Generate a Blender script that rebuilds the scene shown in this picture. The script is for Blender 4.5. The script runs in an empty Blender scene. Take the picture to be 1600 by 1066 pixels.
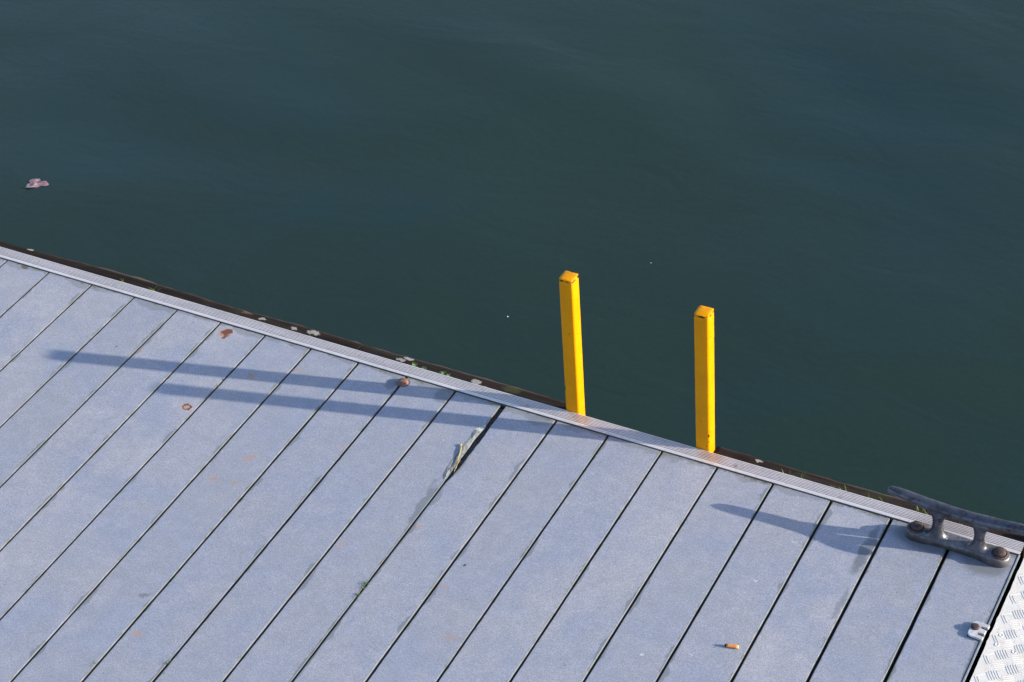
import bpy, bmesh, math, random
from mathutils import Vector, noise
R = math.radians
random.seed(7)
sc = bpy.context.scene

# ------------------------------------------------------------------ camera
cd = bpy.data.cameras.new('camera')
cd.sensor_width = 36.0
cd.lens = 70.227
cd.clip_start = 0.1
cd.clip_end = 5000
cam = bpy.data.objects.new('camera', cd)
cam.location = (2.116794, -3.284707, 3.306052)
cam.rotation_euler = (0.8887664, 0.0658236, 0.4793561)
sc.collection.objects.link(cam)
sc.camera = cam

# ------------------------------------------------------------------ light
SUN_EL, SUN_AZ = 16.3, 14.45          # azimuth counted from +X towards +Y
world = bpy.data.worlds.new('World')
sc.world = world
world.use_nodes = True
wn = world.node_tree
wn.nodes.clear()
sky = wn.nodes.new('ShaderNodeTexSky')
sky.sky_type = 'NISHITA'
sky.sun_disc = False
sky.sun_elevation = R(SUN_EL)
sky.sun_rotation = R(90 - SUN_AZ)
sky.air_density = 1.0
sky.dust_density = 1.1
sky.ozone_density = 2.0
bg = wn.nodes.new('ShaderNodeBackground')
bg.inputs['Strength'].default_value = 0.15
wo = wn.nodes.new('ShaderNodeOutputWorld')
wn.links.new(sky.outputs[0], bg.inputs[0])
wn.links.new(bg.outputs[0], wo.inputs[0])

sl = bpy.data.lights.new('sun', 'SUN')
sl.energy = 4.3
sl.angle = R(0.55)
sl.color = (1.0, 0.91, 0.70)
sun = bpy.data.objects.new('sun', sl)
sc.collection.objects.link(sun)
sd = Vector((math.cos(R(SUN_EL)) * math.cos(R(SUN_AZ)), math.cos(R(SUN_EL)) * math.sin(R(SUN_AZ)), math.sin(R(SUN_EL))))
sun.rotation_euler = sd.to_track_quat('Z', 'Y').to_euler()
sun.location = sd * 20

sc.view_settings.view_transform = 'Standard'
sc.view_settings.look = 'None'
sc.view_settings.exposure = 0.95
sc.view_settings.gamma = 1.0

# ------------------------------------------------------------------ helpers
def link(o, parent=None):
    sc.collection.objects.link(o)
    if parent: o.parent = parent
    return o

def obj(name, bm, mat, parent=None, smooth=False, loc=None):
    me = bpy.data.meshes.new(name)
    bmesh.ops.recalc_face_normals(bm, faces=bm.faces)
    bm.to_mesh(me); bm.free()
    if smooth:
        for p in me.polygons: p.use_smooth = True
    for m in (mat if isinstance(mat, (list, tuple)) else [mat]): me.materials.append(m)
    o = bpy.data.objects.new(name, me)
    if loc is not None: o.location = loc
    return link(o, parent)

def tag(o, label, cat, group=None, kind=None):
    o['label'] = label; o['category'] = cat
    if group: o['group'] = group
    if kind: o['kind'] = kind
    return o

def thing(name, label, cat, loc=(0, 0, 0), rz=0, group=None):
    o = bpy.data.objects.new(name, None)
    o.empty_display_size = .05
    o.location = loc; o.rotation_euler = (0, 0, rz)
    link(o)
    return tag(o, label, cat, group)

def add_box(bm, x0, x1, y0, y1, z0, z1, bevel=0):
    vs = [bm.verts.new((x, y, z)) for z in (z0, z1) for y in (y0, y1) for x in (x0, x1)]
    fs = [bm.faces.new([vs[i] for i in f]) for f in ((0, 1, 3, 2), (4, 5, 7, 6), (0, 1, 5, 4), (2, 3, 7, 6), (0, 2, 6, 4), (1, 3, 7, 5))]
    if bevel:
        es = list({e for f in fs for e in f.edges})
        bmesh.ops.bevel(bm, geom=es, offset=bevel, segments=2, affect='EDGES', profile=.6)

def add_prism(bm, pts, z0, z1, bevel=0, seg=2):
    lo = [bm.verts.new((x, y, z0)) for x, y in pts]
    hi = [bm.verts.new((x, y, z1)) for x, y in pts]
    n = len(pts)
    bm.faces.new(lo[::-1]); top = bm.faces.new(hi)
    for i in range(n): bm.faces.new((lo[i], lo[(i + 1) % n], hi[(i + 1) % n], hi[i]))
    if bevel: bmesh.ops.bevel(bm, geom=list(top.edges), offset=bevel, segments=seg, affect='EDGES', profile=.6)

def add_lathe(bm, prof, c=(0, 0, 0), seg=24, jit=0):
    rings = []
    for r, z in prof:
        if r < 1e-6: rings.append([bm.verts.new((c[0], c[1], c[2] + z))])
        else: rings.append([bm.verts.new((c[0] + r * (1 + jit * math.sin(3 * a + 1) * .6 + random.uniform(-jit, jit)) * math.cos(a), c[1] + r * (1 + jit * math.cos(2 * a)) * math.sin(a), c[2] + z)) for a in [2 * math.pi * i / seg for i in range(seg)]])
    for A, B in zip(rings, rings[1:]):
        for i in range(seg):
            j = (i + 1) % seg
            if len(A) == 1 and len(B) == 1: continue
            if len(A) == 1: bm.faces.new((A[0], B[i], B[j]))
            elif len(B) == 1: bm.faces.new((A[i], A[j], B[0]))
            else: bm.faces.new((A[i], A[j], B[j], B[i]))

def add_tube(bm, pts, radii, seg=16, up=Vector((0, 0, 1)), round_ends=True, flat=1.0):
    """sweep of elliptical sections; flat scales the section along 'up'"""
    pts = [Vector(p) for p in pts]
    P, Rr = [], []
    def tang(i):
        a = pts[max(i - 1, 0)]; b = pts[min(i + 1, len(pts) - 1)]
        return (b - a).normalized()
    if round_ends:
        t = tang(0); r = radii[0]
        for k in range(5):
            a = math.pi / 2 * k / 5
            P.append((pts[0] - t * r * math.cos(a), t)); Rr.append(max(r * math.sin(a), 1e-4))
    for i, p in enumerate(pts): P.append((p, tang(i))); Rr.append(radii[i])
    if round_ends:
        t = tang(len(pts) - 1); r = radii[-1]
        for k in range(4, -1, -1):
            a = math.pi / 2 * k / 5
            P.append((pts[-1] + t * r * math.cos(a), t)); Rr.append(max(r * math.sin(a), 1e-4))
    rings = []
    for (p, t), r in zip(P, Rr):
        s = t.cross(up)
        if s.length < 1e-3: s = t.cross(Vector((0, 1, 0)))
        s.normalize(); u = s.cross(t).normalized()
        rings.append([bm.verts.new(p + s * r * math.cos(2 * math.pi * k / seg) + u * r * flat * math.sin(2 * math.pi * k / seg)) for k in range(seg)])
    for A, B in zip(rings, rings[1:]):
        for i in range(seg):
            j = (i + 1) % seg
            bm.faces.new((A[i], A[j], B[j], B[i]))
    bm.faces.new(rings[0][::-1]); bm.faces.new(rings[-1])

# ------------------------------------------------------------------ material kit
class NT:
    def __init__(self, name, rough=.6, metal=0.0, ior=1.45, spec=.5):
        self.m = bpy.data.materials.new(name); self.m.use_nodes = True
        self.t = self.m.node_tree; self.n = self.t.nodes; self.l = self.t.links
        self.b = self.n['Principled BSDF']
        self.b.inputs['Roughness'].default_value = rough
        self.b.inputs['Metallic'].default_value = metal
        self.b.inputs['IOR'].default_value = ior
        self.b.inputs['Specular IOR Level'].default_value = spec
        self.co = self.n.new('ShaderNodeTexCoord').outputs['Object']
    def setin(self, s, v):
        if hasattr(v, 'is_linked'): self.l.new(v, s)
        elif isinstance(v, (tuple, list)) and len(v) == 3 and s.type == 'RGBA': s.default_value = (*v, 1)
        else: s.default_value = v
    def noise(self, scale, detail=4, rough=.55, vec=None, dist=0.0, stretch=None, off=None, color=False):
        v = vec if vec is not None else self.co
        if stretch or off:
            mp = self.n.new('ShaderNodeMapping'); self.l.new(v, mp.inputs[0])
            if stretch: mp.inputs['Scale'].default_value = stretch
            if off: mp.inputs['Location'].default_value = off
            v = mp.outputs[0]
        t = self.n.new('ShaderNodeTexNoise')
        self.l.new(v, t.inputs['Vector'])
        t.inputs['Scale'].default_value = scale; t.inputs['Detail'].default_value = detail
        t.inputs['Roughness'].default_value = rough; t.inputs['Distortion'].default_value = dist
        return t.outputs['Color' if color else 'Fac']
    def voro(self, scale, vec=None, feature='F1'):
        t = self.n.new('ShaderNodeTexVoronoi'); t.feature = feature
        self.l.new(vec if vec is not None else self.co, t.inputs['Vector'])
        t.inputs['Scale'].default_value = scale
        return t.outputs['Distance']
    def ramp(self, f, a, b, lo=0.0, hi=1.0, smooth=True):
        t = self.n.new('ShaderNodeMapRange')
        t.interpolation_type = 'SMOOTHSTEP' if smooth else 'LINEAR'
        self.setin(t.inputs['Value'], f)
        t.inputs['From Min'].default_value = a; t.inputs['From Max'].default_value = b
        t.inputs['To Min'].default_value = lo; t.inputs['To Max'].default_value = hi
        return t.outputs['Result']
    def math(self, op, a, b=0.0, clamp=False):
        t = self.n.new('ShaderNodeMath'); t.operation = op; t.use_clamp = clamp
        self.setin(t.inputs[0], a); self.setin(t.inputs[1], b)
        return t.outputs[0]
    def vmath(self, op, a, b):
        t = self.n.new('ShaderNodeVectorMath'); t.operation = op
        self.setin(t.inputs[0], a); self.setin(t.inputs[1], b)
        return t.outputs['Value' if op in ('DISTANCE', 'LENGTH', 'DOT_PRODUCT') else 'Vector']
    def mix(self, f, a, b, mode='MIX'):
        t = self.n.new('ShaderNodeMix'); t.data_type = 'RGBA'; t.blend_type = mode
        self.setin(t.inputs[0], f); self.setin(t.inputs[6], a); self.setin(t.inputs[7], b)
        return t.outputs[2]
    def warp(self, scale, amt, detail=3):
        c = self.noise(scale, detail, color=True)
        c = self.vmath('SUBTRACT', c, (.5, .5, .5))
        s = self.n.new('ShaderNodeVectorMath'); s.operation = 'SCALE'
        self.l.new(c, s.inputs[0]); s.inputs['Scale'].default_value = amt
        return self.vmath('ADD', self.co, s.outputs[0])
    def spot(self, w, c, r, soft=.5, sx=1, sy=1, rot=0, sz=1):
        """irregular spot of radius r round c in warped coords w"""
        v = self.vmath('SUBTRACT', w, tuple(c))
        mp = self.n.new('ShaderNodeMapping'); self.l.new(v, mp.inputs[0])
        mp.vector_type = 'POINT'
        mp.inputs['Rotation'].default_value = (0, 0, -rot)
        sc_ = self.n.new('ShaderNodeVectorMath'); sc_.operation = 'MULTIPLY'
        self.l.new(mp.outputs[0], sc_.inputs[0]); sc_.inputs[1].default_value = (1 / sx, 1 / sy, 1 / sz)
        d = self.vmath('LENGTH', sc_.outputs[0], (0, 0, 0))
        return self.ramp(d, r, r * (1 - soft)), d
    def bump(self, h, dist, strength=1.0, normal=None):
        t = self.n.new('ShaderNodeBump'); t.inputs['Strength'].default_value = strength
        t.inputs['Distance'].default_value = dist
        self.l.new(h, t.inputs['Height'])
        if normal is not None: self.l.new(normal, t.inputs['Normal'])
        return t.outputs[0]
    def done(self, color=None, rough=None, normal=None, metal=None):
        if color is not None: self.setin(self.b.inputs['Base Color'], color)
        if rough is not None: self.setin(self.b.inputs['Roughness'], rough)
        if metal is not None: self.setin(self.b.inputs['Metallic'], metal)
        if normal is not None: self.l.new(normal, self.b.inputs['Normal'])
        return self.m

# ---- deck boards
def deck_material():
    k = NT('grit deck board', rough=.8)
    at = k.n.new('ShaderNodeAttribute'); at.attribute_name = 'board'
    uv = k.n.new('ShaderNodeUVMap'); uv.uv_map = 'across'
    sp = k.n.new('ShaderNodeSeparateXYZ'); k.l.new(uv.outputs[0], sp.inputs[0])
    u = sp.outputs[0]; v = sp.outputs[1]
    d_gap = k.math('MULTIPLY', k.math('MINIMUM', u, k.math('SUBTRACT', 1.0, u)), .14)
    base = k.mix(at.outputs['Fac'], (.330, .340, .412), (.416, .408, .470))
    base = k.mix(k.ramp(k.noise(5.0, 4, .6, off=(3, 7, 0)), .35, .68), base, (.315, .340, .440))
    base = k.mix(k.ramp(k.noise(11.0, 3, .6, off=(13, 2, 0)), .5, .75, 0, .55), base, (.392, .383, .435))
    base = k.mix(k.ramp(k.noise(3.2, 5, .7, off=(1, 31, 0)), .54, .74, 0, .5), base, (.320, .325, 0.385))
    base = k.mix(k.ramp(k.noise(26, 5, .7, off=(6, 2, 0)), .38, .66, 0, 1), k.mix(1.0, base, (.94, .945, .955), 'MULTIPLY'), k.mix(1.0, base, (1.06, 1.045, 1.05), 'MULTIPLY'))
    base = k.mix(k.ramp(k.noise(2.1, 6, .7, off=(21, 2, 0), stretch=(2.2, 1, 1)), .50, .70, 0, .55), base, (.345, .35, 0.407))
    base = k.mix(k.ramp(k.noise(60, 6, .8, off=(3, 2, 0), stretch=(1, .25, 1)), .60, .74, 0, .35), base, (.27, .28, .31))
    # fine grit
    g = k.noise(300, 3, .75)
    base = k.mix(k.ramp(g, .25, .75, 0, 1), k.mix(1.0, base, (.69, .70, .72), 'MULTIPLY'), k.mix(1.0, base, (1.24, 1.24, 1.23), 'MULTIPLY'))
    g2 = k.noise(110, 4, .75, off=(5, 5, 0))
    base = k.mix(k.ramp(g2, .3, .7, 0, 1), k.mix(1.0, base, (.90, .90, .91), 'MULTIPLY'), base)
    vz = k.voro(210, vec=k.warp(90, .01, 2))
    base = k.mix(k.ramp(vz, .15, .6, 0, .9), base, k.mix(1.0, base, (.90, .905, .91), 'MULTIPLY'))
    # sparse pinholes and dark crumbs
    vo = k.voro(48); msk = k.math('MULTIPLY', k.ramp(vo, .10, .05), k.ramp(k.noise(23, 2, off=(9, 0, 0)), .56, .62))
    base = k.mix(k.math('MULTIPLY', msk, .75), base, (.06, .055, .055))
    vo2 = k.voro(27, vec=k.vmath('ADD', k.co, (4.3, 1.7, 0))); m2 = k.math('MULTIPLY', k.ramp(vo2, .055, .03), k.ramp(k.noise(9, 2, off=(2, 9, 0)), .52, .58))
    base = k.mix(k.math('MULTIPLY', m2, .7), base, (.62, .62, .62))
    # damp and dirt creeping out of the gaps
    nz = k.noise(7.5, 5, .62, off=(0, 4, 0), stretch=(1.6, 1, 1))
    reach = k.ramp(nz, .505, .80, 0.0, .026, smooth=False)
    damp = k.ramp(k.math('SUBTRACT', reach, d_gap), 0.0, .0022)
    base = k.mix(k.math('MULTIPLY', damp, .60), base, (.135, .150, .175))
    rag = k.ramp(k.math('SUBTRACT', k.ramp(k.noise(38, 5, .75, off=(2, 6, 0)), .40, .72, 0.0, .0075, smooth=False), d_gap), .0, .0012)
    base = k.mix(k.math('MULTIPLY', rag, .32), base, (.12, .125, .135))
    moss = k.math('MULTIPLY', k.ramp(d_gap, .0045, .0005), k.ramp(k.noise(26, 4, .7, off=(8, 8, 0)), .48, .66))
    base = k.mix(k.math('MULTIPLY', moss, .75), base, (.085, .090, .055))
    # damp and grime along the trim
    nt = k.noise(9.0, 5, .6, off=(0, 0, 6))
    re = k.ramp(nt, .36, .72, 0.0, .036, smooth=False)
    end = k.ramp(k.math('SUBTRACT', re, v), -.002, .004)
    base = k.mix(k.math('MULTIPLY', end, .5), base, (.17, .18, .195))
    nt2 = k.noise(21.0, 5, .65, off=(0, 3, 6))
    re2 = k.ramp(nt2, .45, .75, 0.0, .026, smooth=False)
    end2 = k.ramp(k.math('SUBTRACT', re2, v), -.001, .004)
    base = k.mix(k.math('MULTIPLY', end2, .6), base, (.15, .145, .085))
    base = k.mix(k.math('MULTIPLY', k.ramp(d_gap, .0024, .0012), .52), base, (.11, .115, .11))  # joint grime, darkened to tone down the sunlit plank edges
    # particular damp patches, and dark patches at the cleat and dome bolt
    w = k.warp(26, .034, 5)
    wf = k.warp(85, .022, 5)
    def patch(c, r, col, f, sx=1, sy=1, rot=0, soft=.4, fine=False):
        nonlocal base
        m, d = k.spot(wf if fine else w, c, r, soft, sx, sy, rot)
        base = k.mix(k.math('MULTIPLY', m, f), base, col)
    D = (.14, .155, .185)
    patch((.132, -.40, 0), .030, D, .7, .55, 3.0, .06)
    patch((.150, -.37, 0), .018, D, .55, .5, 2.4)
    patch((.117, -.33, 0), .014, D, .5, .5, 2.4)
    patch((.280, -.20, 0), .016, D, .6, .45, 3.6)
    patch((-.02, -.025, 0), .032, D, .65, .9, 1.2)
    patch((.25, -.02, 0), .03, D, .5, 1.2, .9)
    patch((1.145, -.12, 0), .028, (.10, .115, .14), .7, .55, 3.6)
    patch((1.150, -.30, 0), .020, D, .5, .5, 3.2)
    patch((1.27, -.035, 0), .055, (.12, .135, .16), .75, 2.2, .85)
    patch((1.40, -.05, 0), .052, (.12, .135, .16), .7, 1.3, 1.1)
    patch((-.165, -.035, 0), .02, D, .6, 1, 1.6)
    # rust
    RB, RO = (.15, .045, .022), (.42, .22, .13)
    patch((-.690, -.036, 0), .026, RO, .75, 1, 1, fine=True, soft=.7)
    patch((-.686, -.030, 0), .0165, RB, .95, 1.2, .9, .4, fine=True, soft=.35)
    patch((-.679, -.049, 0), .010, RB, .9, .7, 1.4, fine=True)
    patch((-.6088, -.3295, 0), .024, RO, .55, 1, 1, fine=True, soft=.8)
    m, d = k.spot(wf, (-.6088, -.3295, 0), .02, .5)
    ring = k.math('MULTIPLY', k.ramp(d, .0068, .0088), k.ramp(d, .0138, .0112))
    base = k.mix(k.math('MULTIPLY', ring, .95), base, RB)
    patch((-.602, -.3245, 0), .004, RB, .9, fine=True)
    patch((-.523, -.160, 0), .013, RO, .75, fine=True, soft=.7)
    patch((-1.389, -.0085, 0), .013, (.10, .075, .05), .85, 1.3, .6, fine=True)
    patch((1.166, -.035, 0), .006, RO, .6, 1.4, .6, fine=True)
    for (x, y, r, f) in ((-.352, -.43, .02, .25), (-.39, -.53, .016, .28), (-.335, -.52, .012, .25), (-.16, -.30, .012, .25), (.02, -.60, .018, .18), (.16, -.47, .014, .22), (-.26, -1.03, .016, .32), (.165, -.21, .012, .22), (.31, -.62, .013, .2), (-.86, -.19, .014, .2), (-.42, -.09, .012, .28), (.40, -.75, .02, .18)):
        patch((x, y, 0), r * 1.1, RO, f * 1.5, 1.2, .8, random.uniform(0, 3), fine=True, soft=.8)
    # scuffs: dark hairline scratches and pale bird lime
    w = k.warp(12, .006, 3)
    for (x, y, r, sx, rot, f) in ((-.85, -.575, .045, 1, 5.20, .4), (-.84, -.580, .035, 1, 5.1, .35), (-.872, -.57, .035, 1, 5.25, .35), (-.683, -.891, .03, 1, .25, .5), (.056, -.25, .024, 1, .24, .45), (.302, -.233, .012, 1, 5.4, .5), (.37, -.215, .012, 1, .9, .45), (.62, -.47, .05, 1, .9, .2), (.66, -.44, .05, 1, .8, .2), (-.43, -.74, .05, 1, 5.9, .2)):
        patch((x, y, 0), r, (.12, .12, .14), f, 1, .028, rot, fine=False, soft=.6)
    patch((-.318, -.925, 0), .012, (.10, .09, .12), .6, 1.8, .8, .3, fine=True, soft=.8)
    patch((.808, -.62, 0), .006, (.70, .72, .76), .8, fine=True, soft=.8)
    patch((.906, -.58, 0), .004, (.6, .62, .66), .6, fine=True, soft=.8)
    patch((.985, -.165, 0), .006, (.60, .62, .68), .5, 1.7, .7, fine=True, soft=.8)
    patch((1.03, -.20, 0), .005, (.60, .62, .68), .4, fine=True, soft=.8)
    patch((.952, -.315, 0), .004, (.62, .64, .70), .6, fine=True, soft=.5)
    patch((1.015, -.262, 0), .004, (.05, .05, .06), .8, fine=True, soft=.5)
    patch((.32, -.54, 0), .005, (.03, .035, .05), .9, .8, 1.3, 5.8, fine=True, soft=.4)
    patch((-.585, -.20, 0), .0035, (.02, .02, .025), .95, fine=False, soft=.3)
    patch((-.93, -.20, 0), .004, (.03, .03, .035), .9, fine=True, soft=.3)
    h = k.math('ADD', k.math('MULTIPLY', g, .6), k.math('MULTIPLY', g2, .6))
    nrm = k.bump(h, .0009, .55)
    r = k.ramp(damp, 0, 1, .82, .55)
    return k.done(base, r, nrm)
M_DECK = deck_material()

def simple(name, c1, c2, scale, rough=.6, metal=0, bump=.0005, bscale=None, detail=5, lo=.35, hi=.65, rvar=.1, c3=None, s3=None):
    k = NT(name, rough, metal)
    n = k.noise(scale, detail, .6)
    c = k.mix(k.ramp(n, lo, hi), c1, c2)
    if c3: c = k.mix(k.ramp(k.noise(s3 or scale * 3, 4, .65, off=(4, 2, 9)), .55, .66), c, c3)
    nb = k.noise(bscale or scale * 6, 4, .6)
    return k.done(c, k.ramp(n, .3, .7, rough - rvar, rough + rvar), k.bump(nb, bump))

def trim_material():
    k = NT('ribbed aluminium trim', .5, .0)
    c = k.mix(k.ramp(k.noise(14, 5, .6, stretch=(.3, 3, 1)), .35, .7), (.74, .675, .70), (.62, .565, .59))
    c = k.mix(k.ramp(k.noise(130, 3, .7), .5, .75, 0, .5), c, (.36, .33, .33))
    sp = k.n.new('ShaderNodeSeparateXYZ'); k.l.new(k.co, sp.inputs[0])
    dirt = k.ramp(sp.outputs[2], .0026, .0012)           # dirt lying in the bottom of the grooves
    c = k.mix(k.math('MULTIPLY', dirt, .85), c, (.10, .065, .055))
    w = k.warp(60, .012, 3)
    for (x, y, r, f, sx) in ((.345, .028, .022, .45, 1.8), (.70, .028, .03, .5, 1.6), (.765, .018, .010, .7, .7), (1.30, .02, .05, .25, 2), (-.30, .02, .008, .5, .7), (.20, .017, .012, .45, 1), (-1.1, .02, .009, .35, 1), (1.03, .015, .01, .3, 1)):  # rust tints; orange beside the posts also paints their reflected yellow light
        m, d = k.spot(w, (x, y, 0), r, .8, sx, 1)
        c = k.mix(k.math('MULTIPLY', m, f), c, (.45, .26, .13) if x < .72 else (.24, .16, .12))
    n = k.noise(300, 3)
    return k.done(c, k.ramp(n, .3, .7, .34, .5), k.bump(n, .0004, .5), .3)
M_TRIM = trim_material()

def timber_material():
    k = NT('old dark timber', .85, spec=.12)
    n = k.noise(9, 6, .65, stretch=(.35, 5, 3))
    c = k.mix(k.ramp(n, .35, .7), (.016, .011, .010), (.032, .023, .021))
    n2 = k.noise(5, 6, .7, stretch=(1, 2, 2), off=(7, 1, 2))
    c = k.mix(k.ramp(n2, .55, .7, 0, .6), c, (.045, .040, .028))
    sp = k.n.new('ShaderNodeSeparateXYZ'); k.l.new(k.co, sp.inputs[0])
    gr = k.noise(40, 5, .7, stretch=(.08, 4, 4))
    rim = k.math('MULTIPLY', k.ramp(sp.outputs[1], .084, .095), k.ramp(gr, .38, .6))
    c = k.mix(k.math('MULTIPLY', rim, .55), c, (.20, .15, .145))
    w = k.warp(75, .024, 5)
    WL = (.34, .325, .315)
    c = k.mix(k.ramp(k.noise(90, 5, .8, stretch=(.4, 1, 1)), .60, .72, 0, .45), c, (.075, .062, .06))
    for (x, y, r, sx) in ((-.482, .078, .013, 1.9), (-.540, .073, .008, 1.6), (-.644, .076, .009, 1.5), (-.186, .083, .010, 1.8), (-.205, .070, .009, 1.7), (.022, .070, .012, 1.5), (.055, .060, .007, 1.0), (-1.45, .085, .006, 2), (.80, .080, .007, 1.8)):
        m, d = k.spot(w, (x, y, -.02), r, .35, sx, .75, 0, 3)
        c = k.mix(k.math('MULTIPLY', m, .9), c, WL)
    for (x, y, r) in ((-.697, .084, .012), (.12, .08, .02), (-.71, .09, .008)):
        m, d = k.spot(w, (x, y, -.02), r, .6, 1.8, .8, 0, 3)
        c = k.mix(k.math('MULTIPLY', m, .6), c, (.20, .10, .08) if x < 0 else (.07, .075, .03))
    return k.done(c, .85, k.bump(gr, .003, .8))
M_TIMBER = timber_material()

def yellow_material(name, chips, seed):
    k = NT(name, .5, spec=.15)
    c = k.mix(k.ramp(k.noise(30, 4, off=(seed, 0, 0)), .35, .7), (.73, .288, .0), (.69, .262, .0))
    c = k.mix(k.ramp(k.noise(110, 3, off=(seed, 3, 0)), .62, .75, 0, .35), c, (.50, .20, .01))
    w = k.warp(160, .006, 3)
    for (x, y, z, r, sz) in chips:
        m, d = k.spot(w, (x, y, z), r, .25, 1, 1, 0, sz)
        c = k.mix(m, c, (.025, .014, .012))
    fine = k.noise(70, 5, .75, off=(seed, 8, 2))
    c = k.mix(k.ramp(fine, .66, .69, 0, .85), c, (.10, .05, .02))
    c = k.mix(k.ramp(k.noise(9, 4, .6, off=(seed, 5, 5)), .5, .75, 0, .3), c, (.60, .26, .02))
    # worn arrises at the top
    sp = k.n.new('ShaderNodeSeparateXYZ'); k.l.new(k.co, sp.inputs[0])
    top = k.math('MULTIPLY', k.ramp(sp.outputs[2], .4105, .4135), k.ramp(sp.outputs[2], .4168, .4162))
    m = k.math('MULTIPLY', top, k.ramp(k.noise(95, 3, off=(seed, 1, 1)), .43, .48))
    c = k.mix(m, c, (.03, .018, .014))
    n = k.noise(240, 3)
    return k.done(c, k.ramp(n, .3, .7, .3, .5), k.bump(n, .0004, .5))

M_IRON = simple('worn galvanised iron', (.125, .125, .160), (.050, .048, .060), 30, .33, .7, .0007, 120, c3=(.060, .046, .046), s3=60, lo=.42, hi=.7)
M_BASE = simple('scuffed grey iron', (.20, .19, .22), (.10, .092, .105), 45, .5, .45, .0007, 160, c3=(.16, .10, .07), s3=80)
M_RUST = simple('rusty bolt', (.070, .044, .046), (.038, .028, .031), 90, .7, .1, .0012, 260, c3=(.095, .05, .042), s3=140)
M_RUST2 = simple('pale rusty bolt', (.23, .115, .095), (.13, .070, .058), 90, .75, .05, .0012, 260, c3=(.20, .17, .15), s3=120)
M_ZINC = simple('bright zinc plate', (.62, .60, .66), (.42, .41, .45), 80, .45, .0, .0003)
M_FLOAT = simple('dark float casing', (.030, .027, .024), (.055, .045, .036), 12, .9)
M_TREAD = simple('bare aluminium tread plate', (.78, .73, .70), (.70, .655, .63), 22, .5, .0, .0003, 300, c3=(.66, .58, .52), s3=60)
M_BAR_SIDE = simple('darker aluminium', (.30, .26, .24), (.40, .36, .33), 120, .7)
M_STRIP = simple('edge strip', (.42, .46, .50), (.30, .32, .36), 40, .4, .4)
M_FIBRE = simple('torn pale fibreglass', (.37, .39, .42), (.25, .27, .30), 70, .6, 0, .002, 120, c3=(.42, .42, .38), s3=60)
M_DIRT_SHADE = simple('dark joint dirt and slot shade', (.030, .024, .020), (.055, .045, .038), 60, .95)
M_SOIL = simple('brown soil', (.13, .105, .085), (.06, .048, .040), 160, .95, 0, .001, 300)
M_STRAW = simple('dry reed', (.42, .33, .17), (.30, .22, .11), 90, .7)
M_GRASS = simple('bright grass', (.12, .19, .03), (.09, .15, .02), 60, .6)
M_MOSS = simple('dull moss', (.075, .085, .025), (.04, .04, .02), 80, .9)
M_CLOVER = simple('clover leaf', (.09, .17, .05), (.14, .22, .08), 60, .6)
M_CORK = simple('orange filter paper', (.74, .30, .085), (.66, .25, .065), 260, .7)
M_ASH = simple('burnt paper', (.03, .02, .018), (.015, .012, .012), 200, .9)
M_PAPER = simple('filter end', (.75, .62, .36), (.70, .55, .30), 200, .8)
M_PETAL = simple('pink wet leaf', (.34, .205, .24), (.20, .11, .14), 60, .45, c3=(.36, .31, .33), s3=90)
M_FOAM = simple('white fleck', (.75, .76, .76), (.6, .62, .62), 200, .7)

# ------------------------------------------------------------------ water
WZ = -.45
def water():
    bm = bmesh.new()
    xs = [-1500, -300, -60, -12, -4, 4, 12, 60, 300, 1500]
    g = [[bm.verts.new((x, y, 0)) for x in xs] for y in xs]
    for j in range(len(xs) - 1):
        for i in range(len(xs) - 1): bm.faces.new((g[j][i], g[j][i + 1], g[j + 1][i + 1], g[j + 1][i]))
    k = NT('harbour water', .06, 0, 1.333)
    n1 = k.noise(.55, 3, .5, dist=.4)
    c = k.mix(k.ramp(n1, .3, .7), (.0165, .0335, .0262), (.0150, .0290, .0240))
    c = k.mix(k.ramp(k.noise(.7, 4, .55, off=(11, 5, 0), stretch=(.8, 1.3, 1), dist=.6), .46, .68, 0, .8), c, (.0145, .0335, .0370))
    c = k.mix(k.ramp(k.noise(60, 3, .7), .3, .7, 0, .16), c, (.022, .05, .048))
    a = k.noise(.45, 2, .5, off=(2, 4, 0), dist=.5)
    b = k.noise(2.3, 3, .5, stretch=(1, 1.7, 1), dist=.6)
    f = k.noise(26, 3, .6, stretch=(1, 1.6, 1))
    gg = k.noise(170, 2, .6, stretch=(1, 1.8, 1))
    nn = k.bump(a, .075, 1.0)
    nn = k.bump(b, .0036, 1.0, nn)
    nn = k.bump(f, .0005, 1.0, nn)
    nn = k.bump(gg, .00016, 1.0, nn)
    m = k.done(c, .07, nn)
    o = obj('water', bm, m, loc=(0, 0, WZ))
    o['kind'] = 'structure'
water()

# ------------------------------------------------------------------ pontoon
DX0, DX1, DY = -5.2, 1.4655, -4.2
GAPS = [-1.459, -1.3095, -1.1595, -1.0135, -.868, -.725, -.581, -.437, -.2895, -.1430, .0005, .1405, .290, .4335, .5795, .725, .869, 1.0155, 1.1635, 1.3135]
GW = [.0042, .0042, .0042, .0042, .0043, .0045, .0046, .0048, .0054, .0060, .0054, .013, .0054, .0050, .0050, .0052, .0054, .0056, .0068, .0076]
while GAPS[0] > DX0 + .2:
    GAPS.insert(0, GAPS[0] - .1455); GW.insert(0, .0048)
pont = thing('pontoon', 'pale blue-grey planked pontoon deck floating on the dark green water', 'pontoon')

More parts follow.
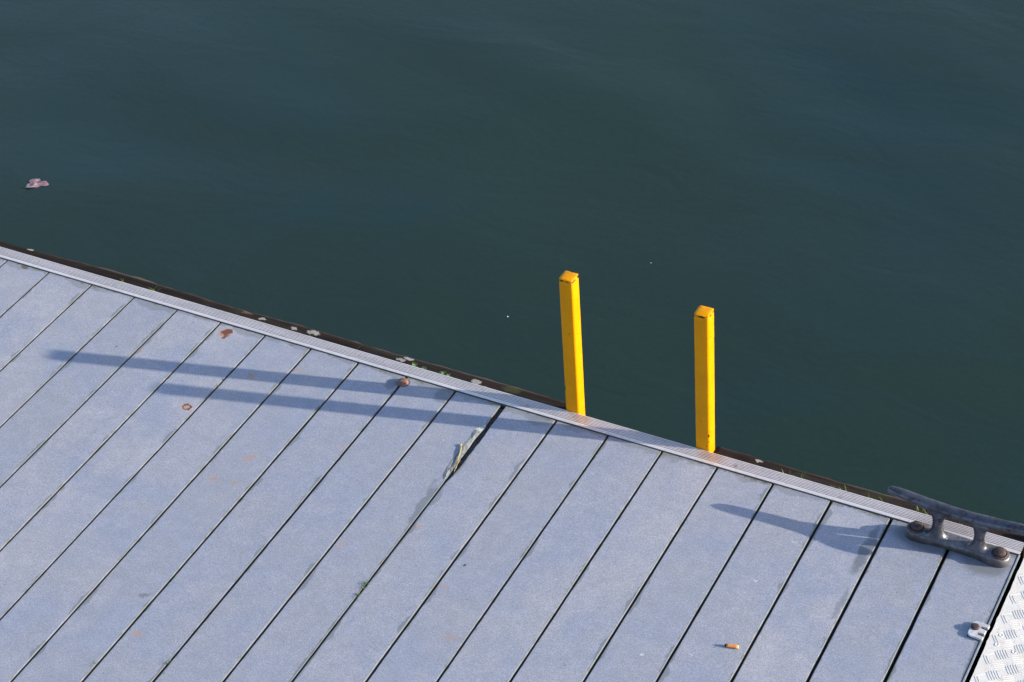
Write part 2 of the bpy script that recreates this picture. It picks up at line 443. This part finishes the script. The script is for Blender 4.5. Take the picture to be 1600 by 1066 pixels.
CHIP_L = [(-.003, .1340), (-.05, .1338), (-.10, .1350), (-.120, .1338), (-.150, .1322), (-.178, .1345), (-.196, .1350), (-.223, .1337), (-.246, .1350), (-.293, .1385), (-.31, .1385)]
CHIP_T = [(-.085, .1345), (-.110, .1192), (-.128, .1165), (-.141, .1215), (-.160, .1205), (-.177, .1195), (-.205, .1203), (-.227, .1190), (-.250, .1200), (-.268, .1210), (-.292, .1262), (-.300, .1305), (-.306, .1385)]
CHIP_R = [(-.003, .1472), (-.05, .1475), (-.095, .1483), (-.14, .1500), (-.178, .1485), (-.22, .1488), (-.26, .1492), (-.300, .1450), (-.32, .1432)]
def interp(tab, y):
    if y >= tab[0][0]: return tab[0][1]
    for (y0, x0), (y1, x1) in zip(tab, tab[1:]):
        if y1 <= y <= y0: return x0 + (x1 - x0) * (y - y0) / (y1 - y0)
    return tab[-1][1]

def decking():
    bm = bmesh.new()
    uvl = bm.loops.layers.uv.new('across')
    bl = bm.faces.layers.float.new('board')
    edges = [DX0] + GAPS + [DX1 - .003]
    ws = [0] + GW + [0]
    for i in range(len(edges) - 1):
        xl = edges[i] + ws[i] / 2; xr = edges[i + 1] - ws[i + 1] / 2
        rnd = random.random(); dz = random.uniform(-.0006, .0006)
        damaged = abs(edges[i + 1] - .1405) < 1e-6
        after = abs(edges[i] - .1405) < 1e-6
        ys = [-.0028]
        st = .010 if (damaged or after) else .03
        while ys[-1] > -1.5: ys.append(ys[-1] - (st if ys[-1] > -.36 else .03))
        ys += [-2.2, -3.2, DY]
        if damaged: ys = sorted(set(ys + [t[0] for t in CHIP_T]), reverse=True)
        b = .0016
        rows = []
        for y in ys:
            jl = .0005 * noise.noise(Vector((i * 3.1, y * 9, 0))) + .0006 * noise.noise(Vector((i * 3.1, y * 45, 4)))
            jr = .0005 * noise.noise(Vector((i * 5.7, y * 9, 9))) + .0006 * noise.noise(Vector((i * 5.7, y * 45, 7)))
            L = xl + jl; Rr = xr + jr
            topR = Rr - b; zc = -b
            if after and y > -.32: L = interp(CHIP_R, y) + jl * 2
            elif after: L = .1432 + jl
            if damaged:
                Rr = (interp(CHIP_L, y) + jr * 2.5) if y > -.31 else .1385 + jr
                topR = Rr - b
                if CHIP_T[-1][0] <= y <= CHIP_T[0][0]:
                    topR = min(interp(CHIP_T, y) + .0025 * noise.noise(Vector((0, y * 90, 3))), Rr - b); zc = -.0045
                    if Rr - topR < .004: zc = -b
            rows.append([bm.verts.new(q) for q in ((L, y, -.028), (L, y, dz - b), (L + b, y, dz), (topR, y, dz), (Rr, y, dz + zc), (Rr, y, -.028))])
        for (A, ya), (B, yb) in zip(zip(rows, ys), zip(rows[1:], ys[1:])):
            for c in range(5):
                f = bm.faces.new((A[c], A[c + 1], B[c + 1], B[c]))
                f[bl] = rnd
                if damaged and c == 4 and ya > -.31: f.material_index = 2
                if damaged and c == 3 and (A[4].co.x - A[3].co.x > .004 or B[4].co.x - B[3].co.x > .004): f.material_index = 1
                for lp in f.loops:
                    u = (lp.vert.co.x - (xl)) / (xr - xl)
                    if c in (0, 4): u = 0.0 if c == 0 else 1.0
                    lp[uvl].uv = (min(max(u, 0), 1), -lp.vert.co.y)
        for row in (rows[0], rows[-1]):
            f = bm.faces.new(row); f[bl] = rnd
            for lp in f.loops: lp[uvl].uv = (.5, .0)
    return bm
dk = obj('decking', decking(), [M_DECK, M_FIBRE, M_DIRT_SHADE], pont)
dk['label'] = 'blue-grey gritty deck planks with dark gaps between them'

# torn fibres lifted from the broken plank edge
def fibres():
    bm = bmesh.new()
    ys = [-.112, -.125, -.138, -.150, -.163, -.177, -.192, -.206, -.220, -.235, -.250, -.265, -.280, -.292, -.301]
    rows = []
    for y in ys:
        xa = interp(CHIP_T, y) + random.uniform(-.0005, .0012); xb = interp(CHIP_L, y) - .0012 + random.uniform(-.0014, .001)
        if xb - xa < .003: xb = xa + .003
        m = .5 + random.uniform(-.2, .2)
        rows.append([bm.verts.new((xa, y, .0003)), bm.verts.new((xa + (xb - xa) * m, y, .0002 + random.uniform(-.0012, .0012))), bm.verts.new((xb, y, -.0035 + random.uniform(-.0015, .0012)))])
    for A, B in zip(rows, rows[1:]):
        for c in (0, 1): bm.faces.new((A[c], A[c + 1], B[c + 1], B[c]))
    bmesh.ops.solidify(bm, geom=bm.faces[:], thickness=.0006)
    return bm
fb = obj('torn_edge', fibres(), M_FIBRE, dk)
fb['label'] = 'pale splintered edge broken off one plank'

def trim():
    bm = bmesh.new()
    prof = [(0, -.012), (0, .0022), (.0006, .0030), (.0102, .0030)]
    y = .0106
    for i in range(6):
        prof += [(y, .0012), (y + .0015, .0012), (y + .0019, .0030), (y + .0046, .0030)]
        y += .0049
    prof += [(.0405, .0024), (.0410, .0010), (.0410, -.030), (.036, -.030), (.036, -.012)]
    ends = []
    xs = [DX0, -3] + [-1.8 + .15 * i for i in range(22)] + [1.4655]
    rows = [[bm.verts.new((x, a + .0005 * noise.noise(Vector((x * 2, 0, 0))), b)) for a, b in prof] for x in xs]
    for A, B in zip(rows, rows[1:]):
        for i in range(len(prof)):
            j = (i + 1) % len(prof); bm.faces.new((A[i], A[j], B[j], B[i]))
    bm.faces.new(rows[0]); bm.faces.new(rows[-1])
    return bm
obj('edge_trim', trim(), M_TRIM, pont)

def gap_dirt():
    bm = bmesh.new(); rows = []
    n = 60
    for i in range(n + 1):
        y = -.006 - .300 * i / n
        xa = interp(CHIP_L, y) - .001; xb = interp(CHIP_R, y) + .001
        rows.append([bm.verts.new((xa + (xb - xa) * f / 5, y, -.0085 + .0035 * noise.noise(Vector((f * 1.7, y * 130, 2))) + .002 * noise.noise(Vector((f * 4.1, y * 400, 8))))) for f in range(6)])
    for A, B in zip(rows, rows[1:]):
        for c in range(5): bm.faces.new((A[c], A[c + 1], B[c + 1], B[c]))
    return bm
obj('packed_dirt', gap_dirt(), M_SOIL, dk)

# joists / float under the planks
bm = bmesh.new()
add_box(bm, DX0 + .02, 1.4605, DY + .02, -.004, -.075, -.0285)
add_box(bm, DX0 + .02, 1.4615, DY + .02, .034, -.62, -.078)
obj('float', bm, M_FLOAT, pont)

def strip():
    bm = bmesh.new(); add_box(bm, DX1 - .0022, DX1 + .0018, DY, .0, -.0045, .0012, .0006)
    return bm
obj('edge_strip', strip(), M_STRIP, pont)

# timbers along the water side
def timber(x0, x1, seed):
    bm = bmesh.new()
    n = int((x1 - x0) / .012)
    prof = [(.0425, -.150), (.0425, -.022), (.048, -.0195), (.062, -.019), (.076, -.0192), (.087, -.0200), (.0935, -.0225), (.0965, -.0275), (.0975, -.040), (.0975, -.150)]
    rows = []
    for i in range(n + 1):
        x = x0 + (x1 - x0) * i / n
        row = []
        for a, b in prof:
            p = Vector((x * 3 + seed, a * 30, b * 10))
            d = noise.noise(p) * .0028 + noise.noise(Vector((x * 28, a * 90, b * 50 + seed))) * .0013
            oy = d * (2.0 if a > .085 else (0 if a < .044 else .5)); oz = d * (1.3 if b > -.1 else 0)
            row.append(bm.verts.new((x, a + oy, b + oz)))
        rows.append(row)
    for A, B in zip(rows, rows[1:]):
        for i in range(len(prof)):
            j = (i + 1) % len(prof); bm.faces.new((A[i], A[j], B[j], B[i]))
    bm.faces.new(rows[0]); bm.faces.new(rows[-1])
    return bm
t1 = obj('rubbing_timber', timber(DX0, .2915, 0), M_TIMBER, pont, True)
t2 = obj('rubbing_timber', timber(.6868, 1.46, 5), M_TIMBER, pont, True)
t1['label'] = 'dark weathered timber with white lichen spots left of the yellow posts'
t2['label'] = 'dark weathered timber right of the yellow posts'

# ------------------------------------------------------------------ yellow posts
def post(x, y, mat, label, tilt, seed):
    t = thing('yellow_post', label, 'post', (x, y, 0), 0, 'yellow posts at the deck edge')
    t.rotation_euler = (0, tilt, 0)
    rnd = random.Random(seed)
    h = .0188
    bm = bmesh.new()
    def ring(z, s, jig=0):
        pts = []
        r = .0055
        for cx, cy, a0 in ((1, 1, 0), (-1, 1, 90), (-1, -1, 180), (1, -1, 270)):
            for q in range(4):
                a = R(a0 + q * 30)
                pts.append(bm.verts.new(((cx * (h - r) + r * math.cos(a)) * s + rnd.uniform(-jig, jig), (cy * (h - r) + r * math.sin(a)) * s + rnd.uniform(-jig, jig), z + rnd.uniform(-jig, jig))))
        return pts
    rows = [ring(-.46, 1)] + [ring(z, 1, .00012) for z in [.02 * i for i in range(-2, 21)]] + [ring(.4118, 1.0, .0004), ring(.4145, .975, .0006)]
    for A, B in zip(rows, rows[1:]):
        for i in range(16):
            j = (i + 1) % 16; bm.faces.new((A[i], A[j], B[j], B[i]))
    bm.faces.new(rows[0][::-1]); bm.faces.new(rows[-1])
    obj('shaft', bm, mat, t, True)
    bm = bmesh.new()                        # welded top plate, slightly uneven
    ro = []
    for z, s, jg in ((.4147, .96, .0004), (.4166, 1.00, .0008), (.4180, .93, .0009), (.4186, .62, .0004), (.4188, .25, .0002)):
        ro.append(ring(z, s, jg))
    for A, B in zip(ro, ro[1:]):
        for i in range(16):
            j = (i + 1) % 16; bm.faces.new((A[i], A[j], B[j], B[i]))
    bm.faces.new(ro[0][::-1]); bm.faces.new(ro[-1])
    obj('end_cap', bm, mat, t, True)
    return t
e = .0188
M_Y1 = yellow_material('yellow paint, first post', [(.004, -e, .255, .0016, 1.5), (-e, -e, .075, .0035, 4), (-e, -e, .03, .002, 3), (e * .9, -.004, .03, .0018, 1), (e, -.002, .075, .0014, 1), (e, -e, .018, .002, 1.4), (e, -.012, .055, .0013, 1.2), (-e, -e, .41, .004, 1), (e, .012, .412, .0035, 1), (.0, e, .4175, .003, 1), (e, -e * .3, .252, .0014, 1.3)], 3)
M_Y2 = yellow_material('yellow paint, second post', [(e, -e, .050, .0042, 1.6), (e * .95, -e, .031, .0028, 1), (e, -.012, .060, .0018, 1), (e, -.008, .353, .0018, 1.7), (-e, -e, .412, .0045, .8), (-e, -e, .34, .0018, 3), (-e, -e, .29, .0014, 2), (.002, -e, .4155, .004, .5), (.012, -e, .0145, .002, 1), (e, -.003, .17, .0012, 1)], 11)
post(.3130, .0607, M_Y1, 'yellow painted square post on the left, its uneven top slightly worn', R(.39), 3)
post(.6672, .0611, M_Y2, 'yellow painted square post on the right, with a black chip near its foot', R(-.22), 8)

# ------------------------------------------------------------------ mooring cleat
def cleat():
    C = (1.3325, -.0325, 0); ang = R(-1.7)
    t = thing('mooring_cleat', 'grey iron two-legged mooring cleat bolted over the deck edge', 'cleat', C, ang)
    # base plate: two round pads joined by a waisted web
    bm = bmesh.new()
    pts = []
    def half(s): return .0235 if abs(s) > .078 else .0165 + .007 * (abs(s) / .078) ** 3
    for i in range(13):
        a = R(-90 + 15 * i); pts.append((.0965 + .0235 * math.cos(a), .0235 * math.sin(a)))
    for i in range(1, 20):
        s = .0965 - .1975 * i / 20; pts.append((s, half(s)))
    for i in range(13):
        a = R(90 + 15 * i); pts.append((-.101 + .0235 * math.cos(a), .0235 * math.sin(a)))
    for i in range(1, 20):
        s = -.101 + .1975 * i / 20; pts.append((s, -half(s)))
    add_prism(bm, pts, .0008, .0220, .0050, 3)
    obj('base_plate', bm, M_BASE, t, True)
    # horn
    bm = bmesh.new()
    H = [(-.166, .1220, .0105), (-.152, .1213, .0122), (-.134, .1195, .0130), (-.11, .1165, .0136), (-.085, .1138, .0142), (-.06, .1115, .0148), (-.03, .1100, .0150), (0, .1098, .0150), (.03, .1108, .0150), (.06, .1135, .0148), (.085, .1155, .0142), (.11, .1190, .0138), (.134, .1225, .0132), (.160, .1235, .0124), (.184, .1240, .0105)]
    P, Q = [], []
    for (a, b) in zip(H, H[1:]):
        for q in range(3):
            f = q / 3; P.append((a[0] + (b[0] - a[0]) * f, .0035 + .006 * (a[0] + (b[0] - a[0]) * f), a[1] - .0092 + (b[1] - a[1]) * f)); Q.append(a[2] + (b[2] - a[2]) * f)
    P.append((H[-1][0], .0035 + .006 * H[-1][0], H[-1][1] - .0092)); Q.append(H[-1][2])
    add_tube(bm, P, Q, 20, flat=.88)
    obj('horn', bm, M_IRON, t, True)
    for s in (-.0520, .0460):
        bm = bmesh.new()
        prof = [(.0190, .0330, .0180), (.0225, .0262, .0175), (.028, .0192, .0158), (.037, .0146, .0136), (.048, .0126, .0122), (.060, .0124, .0118), (.072, .0140, .0118), (.081, .0172, .0122), (.089, .0228, .0124), (.096, .0305, .0118), (.101, .0350, .0090)]
        rows = []
        for z, rx, ry in prof:
            zz = z
            rows.append([bm.verts.new((s + rx * math.cos(2 * math.pi * i / 20), ry * math.sin(2 * math.pi * i / 20), zz)) for i in range(20)])
        for A, B in zip(rows, rows[1:]):
            for i in range(20): bm.faces.new((A[i], A[(i + 1) % 20], B[(i + 1) % 20], B[i]))
        bm.faces.new(rows[0][::-1]); bm.faces.new(rows[-1])
        obj('leg', bm, M_IRON, t, True)
    for s in (-.1, .0960):
        bm = bmesh.new()
        add_lathe(bm, [(.0185, .0215), (.0190, .0240), (.0178, .0257), (.0165, .0261)], (s, 0, 0), 28)
        add_lathe(bm, [(.0140, .0257), (.0142, .0290), (.0126, .0325), (.0090, .0348), (.005, .0358), (0, .0360)], (s, 0, 0), 24, .02)
        b = obj('bolt', bm, M_RUST, t, True)
    return t
cleat()

# ------------------------------------------------------------------ rusty dome bolt on the deck
t = thing('dome_bolt', 'rusty brown domed bolt head in a plank gap by the metal trim', 'bolt', (-.1395, -.0275, 0))
bm = bmesh.new()
add_lathe(bm, [(.0150, .0006), (.0156, .0030), (.0144, .0060), (.0112, .0090), (.0065, .0108), (0, .0113)], (0, 0, 0), 24, .035)
obj('head', bm, M_RUST2, t, True)
bm = bmesh.new()
add_lathe(bm, [(.0, .0009), (.0140, .0018), (.0166, .0012), (.0170, .0004)], (.001, .002, 0), 24, .05)
obj('washer', bm, M_RUST, t, True)

# ------------------------------------------------------------------ three-fingered bracket plate at the right edge
t = thing('slotted_bracket', 'small pale slotted metal plate under a brown bolt beside the tread plate', 'bracket', (1.4500, -.2620, 0), R(-4))
bm = bmesh.new()
pts = [(-.017, -.014), (-.016, -.019), (-.012, -.0225), (-.006, -.0235), (.0175, -.0235), (.0185, -.0225), (.0185, -.0150), (.0175, -.0140), (.004, -.0140), (.003, -.0130), (.003, -.0070), (.004, -.0060), (.0165, -.0060), (.0172, -.005), (.0172, .0050), (.0165, .0060), (.004, .0060), (.003, .0070), (.003, .0130), (.004, .0140), (.0175, .0140), (.0185, .0150), (.0185, .0225), (.0175, .0235), (-.006, .0235), (-.012, .0220), (-.016, .0185), (-.017, .014)]
add_prism(bm, pts, .0012, .0068, .0007, 2)
obj('plate', bm, M_ZINC, t)
bm = bmesh.new()
add_box(bm, -.0160, .0165, -.0245, .0215, .0004, .0016)  # dark sheet under the plate, added as shade for its slots and rim
obj('slot_shade', bm, M_DIRT_SHADE, t)
bm = bmesh.new()
add_lathe(bm, [(.0096, .0066), (.0100, .0080), (.0094, .0098), (.0075, .0112), (.0045, .0119), (0, .0121)], (-.0080, .004, 0), 22, .02)
obj('bolt', bm, M_RUST, t, True)

# ------------------------------------------------------------------ tread plate (gangway landing)
t = thing('tread_plate', 'bright aluminium five-bar tread plate at the bottom right corner', 'gangway plate', (0, 0, 0))
bm = bmesh.new()
rn = random.Random(4)
PX0 = 1.4775
edge = []
y = .09
while y > -2.2:
    edge.append((PX0 + .0009 * noise.noise(Vector((0, y * 40, 0))) + (rn.random() < .18) * -.0012, y)); y -= .012 if y > -.8 else .2
pts = [(2.5, .09)] + edge + [(2.5, edge[-1][1])]
add_prism(bm, pts[::-1], -.034, .0015)  # sheet deepened to stop sun reaching into the edge gap
obj('sheet', bm, M_TREAD, t)
bm = bmesh.new()
add_box(bm, PX0 + .003, 2.49, -2.1, .08, -.42, -.0345)  # unseen block under the sheet, added to keep sun out of the gap
obj('sun_block_frame', bm, M_FLOAT, t)
bm = bmesh.new()
def bar(cx, cy, a, L, w, hgt):
    ca, sa = math.cos(a), math.sin(a)
    ring0, ring1 = [], []
    N = 8
    for i in range(N):
        th = 2 * math.pi * i / N
        px = L / 2 * math.copysign(abs(math.cos(th)) ** .8, math.cos(th)); py = w / 2 * math.sin(th)
        ring0.append(bm.verts.new((cx + px * ca - py * sa, cy + px * sa + py * ca, .0014)))
        px *= .86; py *= .5
        ring1.append(bm.verts.new((cx + px * ca - py * sa, cy + px * sa + py * ca, .0014 + hgt)))
    for i in range(N):
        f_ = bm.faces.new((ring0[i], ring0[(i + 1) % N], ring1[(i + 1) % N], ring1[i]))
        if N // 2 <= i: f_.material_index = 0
        else: f_.material_index = 1  # one long flank of each bar gets the darker aluminium
    bm.faces.new(ring1)
P = .0322
for i in range(-2, 31):
    for j in range(-8, 63):
        cx = 1.5175 + i * P; cy = -.1775 - j * P + .14 * 0
        A = (i + j) % 2 == 0
        a = R(-55) if A else R(32)
        for q in range(-2, 3):
            ox = -math.sin(a) * q * .0056; oy = math.cos(a) * q * .0056
            L = .0285 if abs(q) < 2 else .0255
            x_, y_ = cx + ox, cy + oy
            if x_ - abs(math.cos(a)) * L / 2 < PX0 + .002 or y_ > .075 or x_ > 2.48 or y_ < -2.17: continue
            bar(x_, y_, a, L, .0030, .0007)
obj('raised_bars', bm, [M_TREAD, M_BAR_SIDE], t)
for (x, y) in ((1.4995, -.2528), (1.4990, -.2834), (1.5385, -.2885), (1.5385, -.12)):
    bm = bmesh.new()
    add_lathe(bm, [(.0048, .0014), (.0046, .0024), (.0036, .0024), (.0032, .0017), (0, .0017)], (x, y, 0), 18)
    obj('rivet', bm, M_TREAD, t, True)

# ------------------------------------------------------------------ cigarette butt
t = thing('cigarette_butt', 'short orange cigarette butt with a burnt end lying on a plank', 'cigarette butt', (.9805, -.5225, .0), R(13))
def cyl(bm, x0, x1, r, n=16, jit=0, seg=6):
    rows = []
    for i in range(seg + 1):
        x = x0 + (x1 - x0) * i / seg
        rr = r * (1 + random.uniform(-jit, jit))
        rows.append([bm.verts.new((x, rr * math.cos(2 * math.pi * q / n), r + .0008 + rr * .93 * math.sin(2 * math.pi * q / n))) for q in range(n)])
    for A, B in zip(rows, rows[1:]):
        for i in range(n): bm.faces.new((A[i], A[(i + 1) % n], B[(i + 1) % n], B[i]))
    bm.faces.new(rows[0][::-1]); bm.faces.new(rows[-1])
bm = bmesh.new(); cyl(bm, -.0125, .0125, .0042, 16, .03); o = obj('filter', bm, M_CORK, t, True)
bm = bmesh.new(); cyl(bm, -.0165, -.0124, .0037, 14, .12, 3); obj('burnt_end', bm, M_ASH, t, True)
bm = bmesh.new(); cyl(bm, .0124, .0142, .0041, 16, .01, 1); obj('filter_tip', bm, M_PAPER, t)

# ------------------------------------------------------------------ straw in the broken gap
bm = bmesh.new()
add_tube(bm, [(.1150, -.1764, .0022), (.1203, -.190, .0024), (.1248, -.203, .0026), (.1290, -.2175, .0022), (.1345, -.2354, .0015), (.1390, -.247, .001), (.1425, -.2594, -.006)], [.0010, .0016, .0019, .0018, .0014, .0010, .0007], 8)
add_tube(bm, [(.1150, -.1750, .0022), (.1133, -.1785, .0030), (.1160, -.186, .0022)], [.0012, .0022, .0008], 8)
tag(obj('reed_stalk', bm, M_STRAW, None, True), 'dry tan reed stalk lying across the splintered plank edge', 'reed')
bm = bmesh.new()
add_tube(bm, [(.1395, -.2300, .0035), (.1402, -.245, .0030), (.1425, -.262, .0015), (.1445, -.272, -.003)], [.0006, .0008, .0008, .0005], 6)
tag(obj('reed_sliver', bm, M_STRAW, None, True), 'thin reed sliver hanging into the wide plank gap', 'reed')

# ------------------------------------------------------------------ plants
def blade(bm, x, y, z, h, a, lean, w):
    n = 4; prev = None
    ca, sa = math.cos(a), math.sin(a)
    for i in range(n + 1):
        f = i / n
        px = x + ca * lean * f * f; py = y + sa * lean * f * f; pz = z + h * f * (1 - .25 * f)
        ww = w * (1 - f) ** .7 + .0001
        A = bm.verts.new((px - sa * ww, py + ca * ww, pz)); B = bm.verts.new((px + sa * ww, py - ca * ww, pz))
        if prev: bm.faces.new((prev[0], prev[1], B, A))
        prev = (A, B)
def tuft(x, y, z, n, h, spread, label, mat=None, seed=0, name='grass_tuft', cat='grass tuft', w=.0011, sy=.4, group='grass tufts along the outer edge of the metal trim'):
    rr = random.Random(seed)
    bm = bmesh.new()
    for i in range(n):
        a = rr.uniform(0, 6.283)
        blade(bm, rr.uniform(-spread, spread), rr.uniform(-spread, spread) * sy, 0, h * rr.uniform(.5, 1.1), a, h * rr.uniform(.2, .9), w * rr.uniform(.7, 1.3))
    o = obj(name, bm, mat or M_GRASS, None, False, (x, y, z))
    return tag(o, label, cat, group)
tuft(-.990, .050, -.020, 16, .034, .012, 'brightest green grass tuft, alone on the left stretch of the timber', seed=1)
tuft(-1.085, .048, -.020, 7, .022, .007, 'tiny pale grass sprout left of the brightest tuft', seed=2)
tuft(-.470, .050, -.020, 5, .028, .005, 'thin grass sprout just below the largest white lichen spot', seed=3)
tuft(-.325, .048, -.020, 5, .026, .005, 'thin grass sprout between the large lichen spot and the clover', seed=4)
tuft(.893, .048, -.020, 22, .026, .030, 'low grass tuft on the timber nearest to the right yellow post', seed=5, w=.0009)
tuft(1.015, .050, -.020, 16, .028, .020, 'low grass tuft midway between the right yellow post and the cleat', seed=6, w=.0009)
tuft(1.105, .052, -.020, 16, .028, .022, 'grass tuft on the timber just left of the cleat horn tip', seed=7, w=.0009)
tuft(1.222, .054, -.020, 16, .028, .018, 'grass tuft behind the left leg of the cleat', seed=8)
tuft(1.315, .050, -.020, 7, .022, .010, 'small grass tuft seen between the two cleat legs', seed=9)
def clover(x, y, z, n, sp, label, seed):
    rr = random.Random(seed); bm = bmesh.new()
    for i in range(n):
        cx, cy, cz = rr.uniform(-sp, sp), rr.uniform(-.006, .006), rr.uniform(.004, .018)
        for l in range(3):
            a = l * 2.094 + rr.random(); r = rr.uniform(.003, .0045)
            c = Vector((cx + r * math.cos(a), cy + r * math.sin(a), cz))
            vs = [bm.verts.new(c + Vector((r * .9 * math.cos(q), r * .9 * math.sin(q), r * .35 * math.sin(q + a)))) for q in [6.283 * k / 8 for k in range(8)]]
            bm.faces.new(vs)
        blade(bm, cx, cy, 0, cz, 0, 0, .0007)
    o = obj('clover', bm, M_CLOVER, None, False, (x, y, z))
    return tag(o, label, 'clover', 'clover clumps on the timber')
clover(-.137, .052, -.020, 9, .020, 'darker clover clump just beside the pair of lichen spots', 1)
clover(-.062, .050, -.020, 8, .014, 'paler clover clump, the one nearer to the yellow posts', 2)
G2 = 'weeds growing out of the plank gaps'
W_ = 'gap_weed'
tuft(.141, -.690, -.003, 15, .013, .005, 'largest green weed in a plank gap, below the splintered plank', M_GRASS, 21, W_, 'weed', .0014, 2.4, G2)
tuft(.139, -.722, -.003, 10, .011, .005, 'small weed right below the largest gap weed', M_CLOVER, 22, W_, 'weed', .0014, 1.6, G2)
tuft(-.2920, -1.146, -.003, 7, .012, .006, 'tiny green weed in a plank gap at the bottom left', M_GRASS, 23, W_, 'weed', .0009, 1, G2)
tuft(-.1460, -1.072, -.003, 7, .012, .006, 'tiny green weed in a gap at the bottom edge, right of another', M_GRASS, 24, W_, 'weed', .0009, 1, G2)
tuft(-.5790, -.226, -.004, 9, .010, .005, 'yellow-green weed in a gap between the two long post shadows', M_GRASS, 25, W_, 'weed', .0009, 4, G2)
# moss ground cover in the joint between trim and planks, and trim and timber
rr = random.Random(5); bm = bmesh.new()
for (x0, x1, n, y, z) in ((1.16, 1.30, 60, .047, -.019), (.86, 1.13, 70, .046, -.019), (.60, .88, 60, -.004, -.002), (-1.2, -1.05, 25, -.004, -.002), (-.2, .1, 40, .045, -.019), (1.05, 1.25, 30, -.004, -.002), (-.6, -.4, 20, .045, -.019)):
    for i in range(n):
        blade(bm, rr.uniform(x0, x1), y + rr.gauss(0, .0022), z, rr.uniform(.003, .008), rr.uniform(0, 6.28), .003, .0009)
tag(obj('moss', bm, M_MOSS), 'sparse olive moss along both sides of the metal trim', 'moss', None, 'stuff')

# ------------------------------------------------------------------ floating leaf and flecks
def leaf(c, L, W, label, seed, n=22):
    rr = random.Random(seed); bm = bmesh.new()
    rings = []
    for k in range(1, 5):
        f = k / 4; row = []
        for i in range(n):
            a = 6.283 * i / n
            lob = 1 + .28 * math.sin(3 * a + seed) + .16 * math.sin(7 * a + seed * 2) + rr.uniform(-.06, .06)
            x = math.cos(a) * L * f * lob; y = math.sin(a) * W * f * lob
            z = .0018 + .002 * (1 - f) + .007 * noise.noise(Vector((x * 60, y * 60, seed)))
            row.append(bm.verts.new((x, y, max(z, .0012))))
        rings.append(row)
    c0 = bm.verts.new((0, 0, .006))
    for i in range(n): bm.faces.new((c0, rings[0][i], rings[0][(i + 1) % n]))
    for A, B in zip(rings, rings[1:]):
        for i in range(n): bm.faces.new((A[i], A[(i + 1) % n], B[(i + 1) % n], B[i]))
    o = obj('floating_leaf', bm, M_PETAL, None, True, c)
    o.rotation_euler = (0, 0, R(24))
    return tag(o, label, 'leaf')
leaf((-2.131, .834, WZ), .036, .024, 'crumpled pinkish leaf floating on the water at the left', 2)
for (x, y, r, lab) in ((-.3075, .8128, .0023, 'white fleck floating left of the left yellow post'), (-.0178, 1.2256, .0015, 'faint white fleck on the water between the tops of the yellow posts')):
    bm = bmesh.new(); add_lathe(bm, [(r, .0002), (r * .9, r * .5), (r * .4, r * .8), (0, r * .9)], (0, 0, 0), 10, .1)
    tag(obj('floating_fleck', bm, M_FOAM, None, True, (x, y, WZ)), lab, 'fleck')
